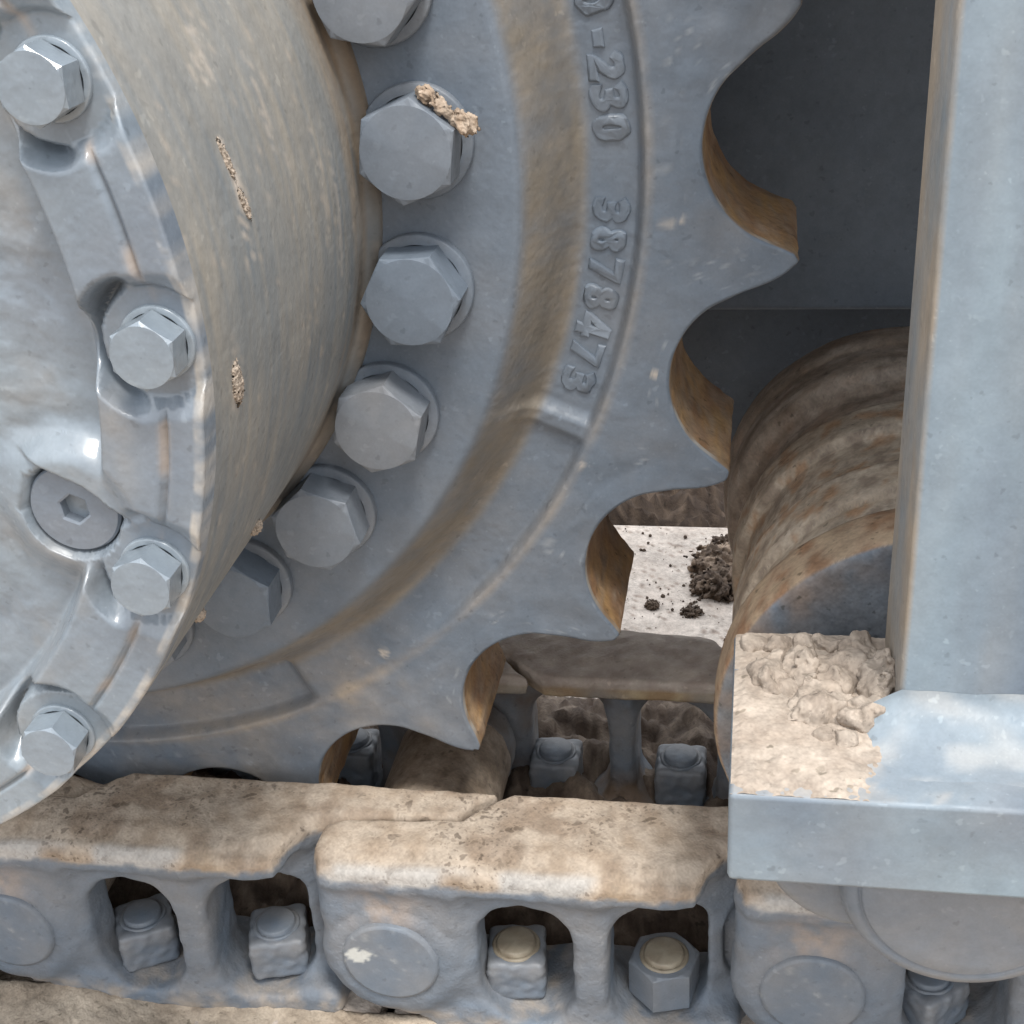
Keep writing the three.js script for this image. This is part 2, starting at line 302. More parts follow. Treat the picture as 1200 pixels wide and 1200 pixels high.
// ---------------------------------------------------------------- bottom roller under the bracket
const RX = 0.3690, RY = -0.1930;
{
  const t = thing('track_roller', 'rusty brown stepped track roller beneath the grey bracket plate', 'track roller', [RX, RY, 0]);
  const prof = [[0.020, 0.0585], [0.060, 0.0585], [0.0770, 0.0585], [0.0788, 0.0572], [0.0796, 0.054], [0.0796, 0.038], [0.0786, 0.0335], [0.0740, 0.0310], [0.0715, 0.0290], [0.0710, 0.022], [0.0712, 0.010], [0.0735, 0.0085], [0.0742, 0.006], [0.0742, -0.012], [0.0735, -0.0145], [0.0712, -0.016], [0.0705, -0.020], [0.0705, -0.040], [0.0712, -0.043], [0.0745, -0.045], [0.0752, -0.048], [0.0752, -0.064], [0.0742, -0.067], [0.0695, -0.070], [0.0690, -0.075], [0.0695, -0.090], [0.0725, -0.094], [0.0775, -0.098], [0.0788, -0.103], [0.0788, -0.119], [0.0800, -0.121], [0.0808, -0.125], [0.0806, -0.136], [0.0785, -0.140], [0.071, -0.142], [0.02, -0.142]];
  const fine = []; for (let i = 0; i < prof.length - 1; i++) { const a = prof[i], b = prof[i + 1], n = Math.max(1, Math.ceil(Math.hypot(b[0] - a[0], b[1] - a[1]) / 0.002)); for (let k = 0; k < n; k++) fine.push([mix(a[0], b[0], k / n), mix(a[1], b[1], k / n)]); } fine.push(prof.at(-1));
  let g = ringGeo(fine, 260);
  const p = g.attributes.position;
  for (let i = 0; i < p.count; i++) { const x = p.getX(i), y = p.getY(i), z = p.getZ(i), r = Math.hypot(x, y); if (r > 0.065 && z < 0.0575) { const th = Math.atan2(y, x), k = 1 + (0.0002 * N3(th * 3, z * 120, 1) + 0.00015 * N3(th * 16, z * 200, 5)) / r; p.setXYZ(i, x * k, y * k, z); } }
  g.computeVertexNormals();
  part('drum', finish(g, (x, y, z) => {
    const r = Math.hypot(x, y), th = Math.atan2(y, x);
    if (r < 0.0780 && z > 0.0575) { const m = clamp(0.4 + 1.4 * fbm(x * 40, y * 40, 2, 3)) * ss(0.058, 0.076, r) * 0.6; return mixc(painted(x, y, z, 0.18), [0.33, 0.22, 0.14], m); }
    const s = fbm(th * 1.3, z * 85, 3, 4), q = fbm(x * 70, y * 70, z * 70, 4), big = fbm(th * 1.1, z * 22, 11, 2), f = N3(th * 9, z * 420, 7);
    let c = mixc([0.36, 0.285, 0.21], [0.55, 0.475, 0.385], clamp(0.5 + 0.9 * s + 0.6 * big + 0.12 * f));
    c = mixc(c, [0.36, 0.20, 0.10], 0.7 * ss(0.05, 0.4, q)); c = mixc(c, [0.20, 0.145, 0.11], 0.6 * ss(0.18, 0.5, -q + 0.3 * s));
    if (z > 0.033) c = mixc(c, mixc([0.46, 0.34, 0.22], [0.26, 0.145, 0.08], clamp(0.5 + 1.3 * q)), 0.8);
    if (z < -0.068) c = mixc(c, mixc([0.20, 0.145, 0.11], [0.42, 0.36, 0.31], clamp(0.35 + 1.2 * s + 0.5 * q)), 0.7);
    return c;
  }), M.rust, t);
  const col = (x, y, z) => painted(x + 0.3, y, z, 0.22, PAINT2);
  part('end_collar', finish(ringGeo([[0.00002, 0.1414], [0.026, 0.1413], [0.0315, 0.1405], [0.0320, 0.1393], [0.0328, 0.1393], [0.0335, 0.1402], [0.0365, 0.1390], [0.0385, 0.135], [0.039, 0.12], [0.039, 0.0588]], 120), col), M.paint, t);
  const ear = finish(nets((x, y, z) => smin(cylz(x, y, z, -0.031, 0.001, 0.0305, 0.06, 0.128, 0.006), rbox(x, y, z, -0.02, 0.016, 0.094, 0.03, 0.02, 0.033, 0.006), 0.01), [-0.068, -0.036, 0.055], [0.018, 0.042, 0.134], 0.0022), col);
  part('mounting_ear', ear, M.paint, t);
}

// ---------------------------------------------------------------- drive sprocket
const NT = 23, A0 = 0.14483, WT = 2 * Math.PI / NT, RP = 0.3225, RV = 0.0402, RT = 0.3190, TH = 0.070, RI = 0.273;
const VALLEY = new THREE.CatmullRomCurve3([[-8.6, 42.6], [-11.0, 39.0], [-15.5, 34.5], [-22, 29.8], [-27.5, 25], [-32.5, 20.3], [-36.5, 14], [-39, 7], [-40, -1], [-38.9, -10], [-36, -17.5], [-31.5, -24.5], [-25, -30.5], [-18.5, -34.2], [-12.8, -36.6], [-8.8, -38.6]].map(([u, v]) => new THREE.Vector3(u / 1000, v / 1000, 0)), false, 'centripetal');
function outline() { // one turn of (x,y), angle ordered, with the outward normal
  const pts = [];
  for (let k = 0; k < NT; k++) {
    const ac = A0 - WT * (k + 0.5);                                   // valley centre
    const ca = Math.cos(ac), sa = Math.sin(ac);
    const jit = (rnd() - 0.5) * 0.0008, n = 44;
    const put = (u, v) => { const X = RP + jit + u; pts.push([ca * X - sa * v, sa * X + ca * v]); };
    for (let i = 0; i <= n; i++) { const q = VALLEY.getPoint(i / n); put(q.x, q.y); }
    const at = ac - 0.1302;                                  // tooth tip that follows
    [0.0016, 0, -0.0016].forEach((v, i) => { const r = [0.3168, 0.3176, 0.3168][i] + (rnd() - 0.5) * 0.0012; pts.push([Math.cos(at) * r - Math.sin(at) * v, Math.sin(at) * r + Math.cos(at) * v]); });
  }
  return pts;   // clockwise
}
const OUT = outline(), NO = OUT.length;
const ONR = OUT.map((p, i) => { const a = OUT[(i + NO - 2) % NO], b = OUT[(i + 2) % NO], dx = b[0] - a[0], dy = b[1] - a[1], l = Math.hypot(dx, dy); return [-dy / l, dx / l]; });
const slotOf = (deg) => { // depth factor of the cast recess at an angle
  const bump = (a, b, ea, eb) => ss(a - ea, a + ea, deg) * (1 - ss(b - eb, b + eb, deg));
  let s = 0;
  s = Math.max(s, bump(-23.4, 24, 0.9, 0.6), bump(-47, -24.6, 5.0, 1.1) * 0.85, 0.45 * bump(-26, -22, 0.5, 0.5), bump(-108, -63.9, 0.6, 0.7));
  for (const [a, b] of [[26, 62], [64, 100], [112, 148], [150, 178], [-178, -150], [-148, -112]]) s = Math.max(s, bump(a, b, 0.6, 0.6));
  return s;
};
const FZ = 0.024, RF = 0.2236;
function faceZ(r, deg) {
  const s = slotOf(deg), fl = -0.0068 * s;
  let z;
  if (r < RF - 0.0025) z = FZ;
  else { const t = clamp((r - (RF - 0.0025)) / (0.0215)); const low = mix(0.0, fl, 1); z = mix(low, FZ, Math.pow(1 - ss(0, 1, t), 1.15)); }
  const wall = ss(0.2598, 0.2634, r);
  const outer = 0;
  z = r > 0.25 ? mix(z, outer, wall) : z;
  return z;
}
const sprocket = thing('drive_sprocket', 'large grey drive sprocket with scalloped rusty teeth and cast numbers', 'sprocket');
{
  const radii = [0.150, 0.156, 0.162, 0.168, 0.174, 0.180, 0.186, 0.192, 0.198, 0.204, 0.208, 0.212, 0.215, 0.218, 0.2196, 0.2208]; for (let r = 0.2218; r < 0.2475; r += 0.0011) radii.push(r); for (let r = 0.2478; r < 0.259; r += 0.0018) radii.push(r); for (let r = 0.2594; r < 0.2655; r += 0.0008) radii.push(r); radii.push(0.267, 0.27, RI);
  const nr = radii.length, nb = 22, bev = 0.0012;
  const sub = 1;
  const g = grid(NO * sub, nr - 1 + nb + 3, (i, j) => {
    const k = i % NO, p = OUT[k], n = ONR[k], ang = Math.atan2(p[1], p[0]);
    if (j < nr) { const r = radii[j]; return [r * Math.cos(ang), r * Math.sin(ang), faceZ(r, ang / D2R) + (r > 0.225 && r < 0.266 ? 0.0002 * N3(r * 200, ang * 50, 2) : 0.0003 * N3(r * 90, ang * 24, 6) * ss(0.255, 0.27, r))]; }
    const a = [Math.cos(ang) * RI, Math.sin(ang) * RI];
    const q = j - nr + 1, e = [p[0] - n[0] * bev, p[1] - n[1] * bev];
    if (q <= nb) { const t = q / nb; const x = mix(a[0], e[0], t), y = mix(a[1], e[1], t); return [x, y, 0.0006 * N3(x * 55, y * 55, 4) * ss(0, 0.3, t)]; }
    const c = [[0.35, -0.0004], [0.1, -0.0012], [0, -0.003]][q - nb - 1];
    return [p[0] - n[0] * bev * c[0], p[1] - n[1] * bev * c[0], c[1]];
  }, true, false);
  const spots = [[0.2381, -0.1183, 0.0035, 0.9], [0.2711, -0.0248, 0.005, 0.55], [0.2755, -0.0235, 0.003, 0.6], [0.2646, -0.0813, 0.003, 0.8], [0.1498, -0.2080, 0.0045, 1.0], [0.2655, -0.076, 0.002, 0.7]];
  part('face_plate', finish(g, (x, y, z) => {
    const r = Math.hypot(x, y), th = Math.atan2(y, x);
    let am = 0.03;
    const cone = ss(RF - 0.0015, RF + 0.003, r) * (1 - ss(0.2395, 0.2445, r));
    
    am += 0.10 * ss(0.266, 0.30, r) * clamp(0.2 + 1.5 * fbm(x * 14, y * 14, 5, 3));
    am += 0.5 * gauss2(x, y, 0.13, -0.225, 0.022) * clamp(0.6 + fbm(x * 40, y * 40, 1, 3)) + 0.30 * ss(0.2585, 0.264, r) * (1 - ss(0.264, 0.2665, r)) + 0.4 * gauss2(x, y, 0.06, -0.26, 0.03);
    let c = painted(x, y, z, clamp(am, 0, 0.85));
    c = mixc(c, mixc([0.235, 0.205, 0.165], [0.30, 0.255, 0.20], clamp(0.5 + 1.1 * fbm(th * 7, r * 120, 3, 4))), cone * clamp(0.78 + 0.5 * fbm(th * 6, r * 40, 9, 3) + 0.25 * fbm(x * 200, y * 200, 4, 2)));
    // rubbed bare edge round the teeth
    if (r > 0.272) { const w = ss(-0.2, 0.5, N3(x * 90, y * 90, 8)); if (z < -0.0008) c = mixc(c, mixc(OCHRE, [0.5, 0.45, 0.38], w), 0.75); }
    for (const [sx, sy, s, k] of spots) { const d = Math.hypot(x - sx, y - sy); if (d < s * 1.6) c = mixc(c, [0.6, 0.53, 0.45], k * (1 - ss(0.35, 0.9, d / s + 0.55 * fbm(x * 650, y * 650, 3, 3) + 0.25))); }
    const fl = ss(0.62, 0.8, N3(x * 210, y * 210, 14)) * ss(0.1, 0.5, N3(x * 30, y * 30, 15)) * ss(0.262, 0.27, r); c = mixc(c, PALE, 0.35 * fl);
    return c;
  }), M.paint, sprocket);
  const zs = [-0.003, -0.006, -0.010, -0.015, -0.021, -0.027, -0.033, -0.040, -0.047, -0.054, -0.060, -0.065, -0.068, -TH], rows = zs.length;
  const f = grid(NO, rows + 1, (i, j) => {
    const k = i % NO, p = OUT[k], n = ONR[k];
    if (j >= rows) { const a = Math.atan2(p[1], p[0]); return j === rows ? [Math.cos(a) * RI, Math.sin(a) * RI, -TH] : [Math.cos(a) * 0.15, Math.sin(a) * 0.15, -TH]; }
    const ins = (j === rows - 1 ? 0.0012 : 0) + 0.0005 * N3(p[0] * 160, p[1] * 160, zs[j] * 120) * (j ? 1 : 0);
    return [p[0] - n[0] * ins, p[1] - n[1] * ins, zs[j]];
  }, true, false);
  part('tooth_flank', finish(toCreasedNormals(f, 0.9), (x, y, z) => {
    const s = fbm(x * 45, y * 45, z * 26, 4), q = fbm(x * 150, y * 150, z * 60, 3);
    let c = mixc([0.34, 0.195, 0.105], [0.52, 0.325, 0.14], clamp(0.42 + 1.3 * s));
    c = mixc(c, [0.42, 0.325, 0.24], clamp(0.25 + 1.2 * q)); c = mixc(c, [0.12, 0.065, 0.04], clamp(-0.30 + 1.4 * fbm(x * 70, y * 70, z * 70 + 5, 3)));
    return c;
  }), M.rust, sprocket);
}
// cast numbers
const font = await new FontLoader().loadAsync('fonts/droid/droid_sans_bold.typeface.json');
{
  const put = (ch, deg, size = 0.0114) => {
    let g = new TextGeometry(ch, { font, size, depth: 0.0004, curveSegments: 14, bevelEnabled: true, bevelThickness: 0.0011, bevelSize: 0.0009, bevelSegments: 3 });
    g.computeBoundingBox(); const b = g.boundingBox; g.translate(-(b.min.x + b.max.x) / 2, -size / 2, 0);
    if (ch === '-') g.translate(0, 0.0002, 0);
    const p = g.attributes.position; for (let i = 0; i < p.count; i++) { const x = p.getX(i), y = p.getY(i); p.setXYZ(i, x + 0.0005 * N3(x * 160, y * 160, deg), y + 0.0005 * N3(x * 160, y * 160, deg + 40), p.getZ(i) + 0.0003 * N3(x * 200, y * 200, deg + 9)); }
    const a = deg * D2R, m = new THREE.Matrix4().makeBasis(new THREE.Vector3(Math.sin(a), -Math.cos(a), 0), new THREE.Vector3(Math.cos(a), Math.sin(a), 0), new THREE.Vector3(0, 0, 1));
    m.setPosition(0.2512 * Math.cos(a), 0.2512 * Math.sin(a), -0.0073);
    g.applyMatrix4(m); const o = part('cast_digit', finish(g, (x, y, z) => painted(x, y, z, 0.03), 1.2), M.paint, sprocket); return o;
  };
  [['0', 11.2], ['-', 8.4], ['2', 6.3], ['3', 4.0], ['0', 1.6], ['3', -4.9], ['8', -7.4], ['7', -9.9], ['8', -12.4], ['4', -14.9], ['7', -17.4], ['3', -20.0]].forEach(([c, d]) => put(c, d));
}
// sprocket bolts
{
  const hexes = [0, 3, 7].map((o) => finish(hexHead(0.0150, 0.0185), (x, y, z) => painted(x * 0.6 + o, y * 0.6, z, 0.02 + 0.02 * o, mixc(PAINT, PAINT2, o / 9)), 0.34));
  const wash = finish(ringGeo([[0.0189, 0], [0.0191, 0.0028], [0.0184, 0.0038], [0.0155, 0.0040]], 64), (x, y, z) => painted(x, y, z + 2, 0.12));
  const turn = { 0: 22, 1: 2, 2: 17, 3: 42, 4: 25, 23: 50 };
  for (let k = 0; k < 24; k++) {
    const a = (3.35 - 15 * k) * D2R, b = new THREE.Group(); b.name = 'bolt'; b.position.set(0.1908 * Math.cos(a), 0.1908 * Math.sin(a), FZ); sprocket.add(b);
    const w = part('washer', wash, M.paint, b); w.rotation.z = k;
    const h = part('hex_head', hexes[(k * 5 + 1) % 3], M.smooth, b); h.rotation.z = ((turn[k] ?? rnd() * 60)) * D2R; h.position.z = 0.0008;
    h.rotation.x = (rnd() - 0.5) * 0.02; h.rotation.y = (rnd() - 0.5) * 0.02;
  }
}

// ---------------------------------------------------------------- final drive hub
const HR = 0.1722, HZ = 0.1846;
{
  const hub = thing('final_drive_hub', 'grey round final drive hub with dusty drum wall and bolted cover', 'drive hub');
  const rows = [[HR + 0.004, 0.0235], [HR + 0.0035, 0.029], [HR + 0.001, 0.0315], [HR, 0.034]]; for (let z = 0.0365; z < 0.181; z += 0.0025) rows.push([HR, z]); while (rows.at(-1)[1] > 0.1765) rows.pop(); rows.push([HR, 0.1775]);
  const g = ringGeo(rows.slice().reverse(), 540);
  part('drum', finish(g, (x, y, z) => {
    const th = Math.atan2(y, x);
    const s1 = fbm(th * 1.5, z * 210, 2, 4), s2 = fbm(th * 3, z * 620, 9, 3), s3 = fbm(th * 1.6, z * 16, 4, 3), s4 = N3(th * 16, z * 520, 21);
    let c = mixc([0.195, 0.215, 0.228], [0.33, 0.30, 0.255], clamp(0.50 + 0.45 * s1 + 0.55 * s3 + 0.30 * s2));
    c = mixc(c, [0.47, 0.40, 0.33], 0.5 * ss(0.72, 0.95, s4 + 0.3 * s1));
    c = mixc(c, [0.29, 0.21, 0.14], ss(0.058, 0.036, z) * clamp(0.45 + 0.7 * s2 + 0.6 * s3));
    for (const [a, zz, la, lz, k] of [[8.5, 0.139, 4.2, 0.0024, 0.9], [20, 0.128, 2.4, 0.0022, 0.6], [18.5, 0.134, 1.8, 0.0018, 0.55], [-6.2, 0.162, 2.6, 0.004, 0.5], [12, 0.105, 3, 0.002, 0.5], [3, 0.075, 6, 0.0016, 0.45], [-2, 0.062, 7, 0.0018, 0.45]]) {
      const d = Math.hypot((th / D2R - a + 1.2 * (z - zz) / 0.004) / la, (z - zz) / lz) + 0.7 * N3(th * 60, z * 260, 6); c = mixc(c, [0.56, 0.48, 0.40], k * (1 - ss(0.5, 1.05, d)));
    }
        return c;
  }), M.paint, hub);
  // cover: cast lid with pads, bolt pockets and a rough crown
  const bolts = [];
  const vis = [[22.35, 0.1605], [0.05, 0.1616], [-22.7, 0.1616], [-46.3, 0.1612]];
  for (let k = 0; k < 16; k++) { let d = 22.4 - 22.5 * k; if (d < -180) d += 360; bolts.push(vis[k] ? [...vis[k]] : [d - (k < 8 ? 1.2 : 0), 0.1614]); }
  const PB = { d: -20.0, r: 0.1368 }, pbx = PB.r * Math.cos(PB.d * D2R), pby = PB.r * Math.sin(PB.d * D2R);
  const cover = (x, y) => {
    const r = Math.hypot(x, y), deg = Math.atan2(y, x) / D2R;
    // crown
    let z = 0.1735 + 0.015 * (1 - ss(0.03, 0.138, r)) + 0.0013 * fbm(x * 60, y * 60, 3, 4) * (1 - ss(0.12, 0.150, r)) + 0.0016 * fbm(x * 24, y * 24, 9, 2) * (1 - ss(0.13, 0.155, r));
    z = mix(z, 0.1836, ss(0.150, 0.160, r));                  // the ring the bolts sit on
    // pads between the bolts
    let near = 1e9, nb = null;
    for (const b of bolts) { let e = Math.abs(deg - b[0]); if (e > 180) e = 360 - e; if (e < near) { near = e; nb = b; } }
    const bx = nb[1] * Math.cos(nb[0] * D2R), by = nb[1] * Math.sin(nb[0] * D2R), db = Math.hypot(x - bx, y - by);
    const padIn = ss(0.1415, 0.1465, r);
    const arc = (near - 0) * D2R * r;                       // metres along the rim from the bolt
    const pad = padIn * ss(0.0150, 0.0190, Math.max(arc * 1.02, db - 0.0005));
    z = mix(z, 0.1862, pad);
    // seam between the lid and the ring on the pads
    const seam = Math.exp(-(((r - 0.1622) / 0.00055) ** 2)) * pad; z -= 0.0018 * seam; if (r > 0.1622) z -= 0.0007 * pad;
    // round spot face for each bolt
    const sf = 1 - ss(0.0142, 0.0154, db); z = mix(z, 0.1812, sf);
    // plug boss
    const dp = Math.hypot(x - pbx, y - pby);
    const up = (x - pbx) * 0.55 + (y - pby) * 0.83;             // towards the pad above
    z = Math.max(z, mix(z, 0.1798 - 0.05 * up, (1 - ss(0.0135, 0.026, dp))));
    const lap = ss(0.0085, 0.0100, up + 0.12 * Math.abs((x - pbx) * 0.83 - (y - pby) * 0.55));
    z = mix(z, 0.1752, (1 - ss(0.0128, 0.0134, dp)) * (1 - lap)); z = mix(z, 0.1820, (1 - ss(0.014, 0.022, dp)) * lap);
    return z;
  };
  const rad = []; for (let r = 0.02; r < 0.125; r += 0.0022) rad.push(r); for (let r = 0.125; r < 0.1708; r += 0.00085) rad.push(r); rad.push(0.1712, 0.1718, HR, HR + 0.00001);
  const ang = []; for (let d = -180; d < -72; d += 2.5) ang.push(d); for (let d = -72; d < 52; d += 0.32) ang.push(d); for (let d = 52; d <= 180; d += 2.5) ang.push(d); ang[ang.length - 1] = 180;
  const cg = grid(ang.length - 1, rad.length - 1, (i, j) => { const a = ang[i] * D2R, r = rad[j], x = r * Math.cos(a), y = r * Math.sin(a), e = rad.length - 1 - j; return [x, y, e === 0 ? 0.1773 : cover(x, y) - [0, 0.0011, 0.0003][e < 3 ? e : 0]]; }, true, true);
  part('cover', finish(cg, (x, y, z) => {
    const r = Math.hypot(x, y), n = fbm(x * 30, y * 30, 7, 4);
    let am = 0.03 + 0.30 * clamp(-0.05 + 1.6 * n) * (1 - ss(0.150, 0.158, r));
    let c = painted(x, y, z, am, COVER);
    const sm = Math.exp(-(((r - 0.1622) / 0.0012) ** 2)) * clamp(0.1 + 1.6 * N3(x * 70, y * 70, 4)); c = mixc(c, [0.48, 0.38, 0.30], 0.7 * sm);
    if (r > 0.1695) c = mixc(c, [0.50, 0.46, 0.41], clamp(0.35 + 1.3 * fbm(x * 80, y * 80, 2, 3)));
    return c;
  }), M.gloss, hub);
  const hex = finish(hexHead(0.0076, 0.0090), (x, y, z) => painted(x, y, z, 0.05, COVER), 0.34);
  const wsh = finish(ringGeo([[0.0094, 0], [0.0094, 0.0010], [0.0090, 0.0014], [0.0078, 0.0014]], 48), (x, y, z) => painted(x, y, z, 0.05, COVER));
  bolts.forEach(([d, r], k) => {
    const b = new THREE.Group(); b.name = 'cover_bolt'; b.position.set(r * Math.cos(d * D2R), r * Math.sin(d * D2R), 0.1810); hub.add(b);
    part('washer', wsh, M.gloss, b);
    const h = part('hex_head', hex, M.gloss, b); h.position.z = 0.0016; h.rotation.z = ([28, 25, 20, 12][k] ?? rnd() * 60) * D2R;
  });
  // socket plug
  const pl = new THREE.Group(); pl.name = 'drain_plug'; pl.position.set(pbx, pby, 0.1755); hub.add(pl);
  const n = 96, R6 = (a) => 0.0036 / Math.cos(((a % (Math.PI / 3)) + Math.PI / 3) % (Math.PI / 3) - Math.PI / 6);
  const pg = grid(n, 7, (i, j) => {
    const a = i / n * Math.PI * 2, h = R6(a + 0.4); const p = [[0.0124, 0], [0.0124, 0.0022], [0.0118, 0.0030], [h + 0.0006, 0.0031], [h, 0.0026], [h * 0.98, -0.004], [h * 0.5, -0.0052], [0.0001, -0.0058]][j];
    return [p[0] * Math.cos(a), p[0] * Math.sin(a), p[1]];
  });
  part('socket_head', finish(pg, (x, y, z) => painted(x, y, z, 0.06, PAINT2), 0.6), M.gloss, pl);
}

// ---------------------------------------------------------------- track chain
const PITCH = 0.1739, PY = -0.3225, PX0 = -0.018, MIR = -0.065;
const PLAN = [[-0.0285, 0.037], [-0.0305, 0.05], [-0.0265, 0.0590], [-0.019, 0.0608], [0.120, 0.0608], [0.127, 0.0585], [0.1365, 0.037], [0.1405, 0.0325], [0.200, 0.0290], [0.2060, 0.0195], [0.2150, 0.0108], [0.0475, 0.0108], [0.0345, 0.0215], [0.0290, 0.0305], [-0.020, 0.0332]];
function linkSdf(x, y, z) {
  // rail head
  const dy = Math.abs(y - 0.0445) - 0.0080, dp = poly2(PLAN, x, z) + 0.003;
  const lip = 0.0042 * ss(0.046, 0.062, z);                     // worn outer edge bends down
  const top = y + lip * 1.0 - 0.0525, bot = 0.0405 - y - 0.003 * ss(0.045, 0.06, z);
  let rail = smax(dp, Math.max(top, bot) + 0.003, 0.002); { const a = Math.max(dp, 0), b = Math.max(Math.max(top, bot) + 0.003, 0); rail = Math.hypot(a, b) + Math.min(Math.max(dp, Math.max(top, bot) + 0.003), 0) - 0.003; }
  // web, slanting from the outer boss to the inner boss
  const zc = mix(0.0450, 0.021, ss(0.085, 0.165, x)), ht = mix(0.0105, 0.0095, ss(0.03, 0.16, x));
  let web = Math.max(rbox(x, y, 0, 0.085, 0.003, 0, 0.080, 0.044, 1, 0.012), Math.abs(z - zc) - ht);
  const pillar = rbox(x, y, z, 0.0838, 0.004, 0.0395, 0.0088, 0.044, 0.0165, 0.007);
  const foot = rbox(x, y, z, 0.082, -0.0375, 0.032, 0.064, 0.0075, 0.0225, 0.005);
  let d = smin(web, pillar, 0.008);
  d = smin(d, foot, 0.010);
  // windows
  const w2 = rbox(x, y, 0, 0.1115, -0.003, 0, 0.0202, 0.0325, 1, 0.0180);
  const w1b = rbox(x, y, 0, 0.0566, -0.003, 0, 0.0202, 0.0315, 1, 0.0185);
  d = smin(d, rail, 0.009);
  // bosses
  d = smin(d, Math.min(cylz(x, y, z, 0.001, -0.002, 0.0335, 0.0325, 0.0608, 0.0105), rbox(x, y, z, 0.0015, 0.020, 0.0455, 0.0325, 0.026, 0.0135, 0.0085)), 0.006);
  d = smin(d, cylz(x, y, z, PITCH, 0, 0.0290, 0.0105, 0.0305, 0.004), 0.008);
  d = smax(d, -w1b, 0.0035); d = smax(d, -w2, 0.0035);
  d = smax(d, -(Math.hypot(x - PITCH, y) > 0.031 && x > PITCH - 0.036 ? Math.max(PLAN_GAP(x, y, z), -1) : 1), 0.002);
  return d + 0.0004 * N3(x * 90, y * 90, z * 90);
}
// keep the next link's outer boss clear of this link's slanting web
function PLAN_GAP(x, y, z) { return Math.max(Math.hypot(x - PITCH, y) - 0.037, 0.0322 - z); }
const linkColor = (x, y, z) => {
  const n = fbm(x * 60, y * 60, z * 60, 4), n2 = fbm(x * 200, y * 200, z * 200, 3), n3 = fbm(x * 18, y * 18, z * 18, 3);
  let c = painted(x, y, z, 0.15 + 0.10 * n3);
  // caked dirt on the running surface with a ragged edge
  const edge = railEdge(x, y, z);
  let dirt = mixc(TAN, [0.39, 0.31, 0.235], clamp(0.42 + 1.3 * n)); dirt = mixc(dirt, [0.28, 0.21, 0.155], 0.6 * ss(0.0, 0.45, n3 + 0.5 * n));
  dirt = mixc(dirt, [0.42, 0.30, 0.17], 0.35 * ss(0.1, 0.5, n3) * ss(0.05, 0.06, z)); dirt = mixc(dirt, PALE, 0.6 * ss(0.0, 0.35, 0.15 - n3) * ss(0.055, 0.0605, z));
  c = mixc(c, dirt, ss(edge - 0.0012, edge + 0.0012, y));
  // dirt lying on the foot
  c = mixc(c, mixc(TAN, DUST, 0.5), 0.75 * ss(-0.027, -0.036, y) * clamp(0.35 + 1.5 * n));
  c = mixc(c, mixc(TAN, [0.45, 0.30, 0.2], 0.5), 0.6 * gauss2(x, y, 0.0, 0.027, 0.010) * clamp(0.6 + 1.6 * n));
  return c;
};
console.log('link mesh');
const linkGeo = nets(linkSdf, [-0.040, -0.050, 0.0], [0.224, 0.060, 0.070], 0.00165);
const mirror = (g) => { // copy of an indexed geometry mirrored about the chain's middle plane
  const m = g.clone(), p = m.attributes.position, n = m.attributes.normal, ix = m.index.array;
  for (let i = 0; i < p.count; i++) { p.setZ(i, MIR - p.getZ(i)); n.setZ(i, -n.getZ(i)); }
  for (let i = 0; i < ix.length; i += 3) { const t = ix[i]; ix[i] = ix[i + 1]; ix[i + 1] = t; }
  return m;
};
const railEdge = (x, y, z) => 0.0460 + 0.0022 * fbm(x * 60, y * 60, z * 60, 4) + 0.0012 * fbm(x * 200, y * 200, z * 200, 3) - 0.0035 * ss(0.05, 0.062, z);
function split(g, test) { // two indexed copies: triangles that pass the test, and the rest
  const P = g.attributes.position.array, ix = g.index.array, A = [], B = [];
  for (let i = 0; i < ix.length; i += 3) { let ok = true; for (let k = 0; k < 3; k++) { const v = ix[i + k] * 3; if (!test(P[v], P[v + 1], P[v + 2])) ok = false; } (ok ? A : B).push(ix[i], ix[i + 1], ix[i + 2]); }
  return [A, B].map((q) => { const c = g.clone(); c.setIndex(q); return c; });
}
const [railTop, linkRest] = split(linkGeo, (x, y, z) => y > railEdge(x, y, z));
const nearLink = finish(linkRest, linkColor), nearRail = finish(railTop, linkColor);
const farLink = finish(mirror(linkGeo), (x, y, z) => {
  const zz = MIR - z, n = fbm(x * 60, y * 60, z * 60, 4), n2 = fbm(x * 200, y * 200, z * 200, 3), n3 = fbm(x * 18, y * 18, z * 18, 3);
  let c = mixc(painted(x, y, z, 0.25), [0.17, 0.12, 0.085], clamp(0.25 + 1.4 * n3 + 0.5 * n));
  const edge = 0.0475 + 0.001 * n;
  let top = mixc([0.52, 0.435, 0.365], [0.36, 0.285, 0.235], clamp(0.42 + 1.2 * n)); top = mixc(top, [0.45, 0.38, 0.31], ss(0.2, 0.5, n2));
  c = mixc(c, mixc([0.58, 0.44, 0.26], [0.42, 0.28, 0.15], clamp(0.5 + 1.6 * n)), 0.85 * ss(0.033, 0.038, y) * clamp(0.7 + 0.8 * n3));
  return mixc(c, top, ss(edge - 0.001, edge + 0.001, y));
});
const squareNut = finish(nets((x, y, z) => rbox(x, y, z, 0, 0.011, 0, 0.0128, 0.0125, 0.0128, 0.0030) + 0.0005 * N3(x * 130, y * 130, z * 130), [-0.017, -0.005, -0.017], [0.017, 0.028, 0.017], 0.0014), (x, y, z) => painted(x, y, z, 0.28));
const hexNut = (() => { let g = hexHead(0.0135, 0.0225, 0.95); g.rotateX(-Math.PI / 2); return finish(g, (x, y, z) => painted(x, y, z, 0.22), 0.34); })();
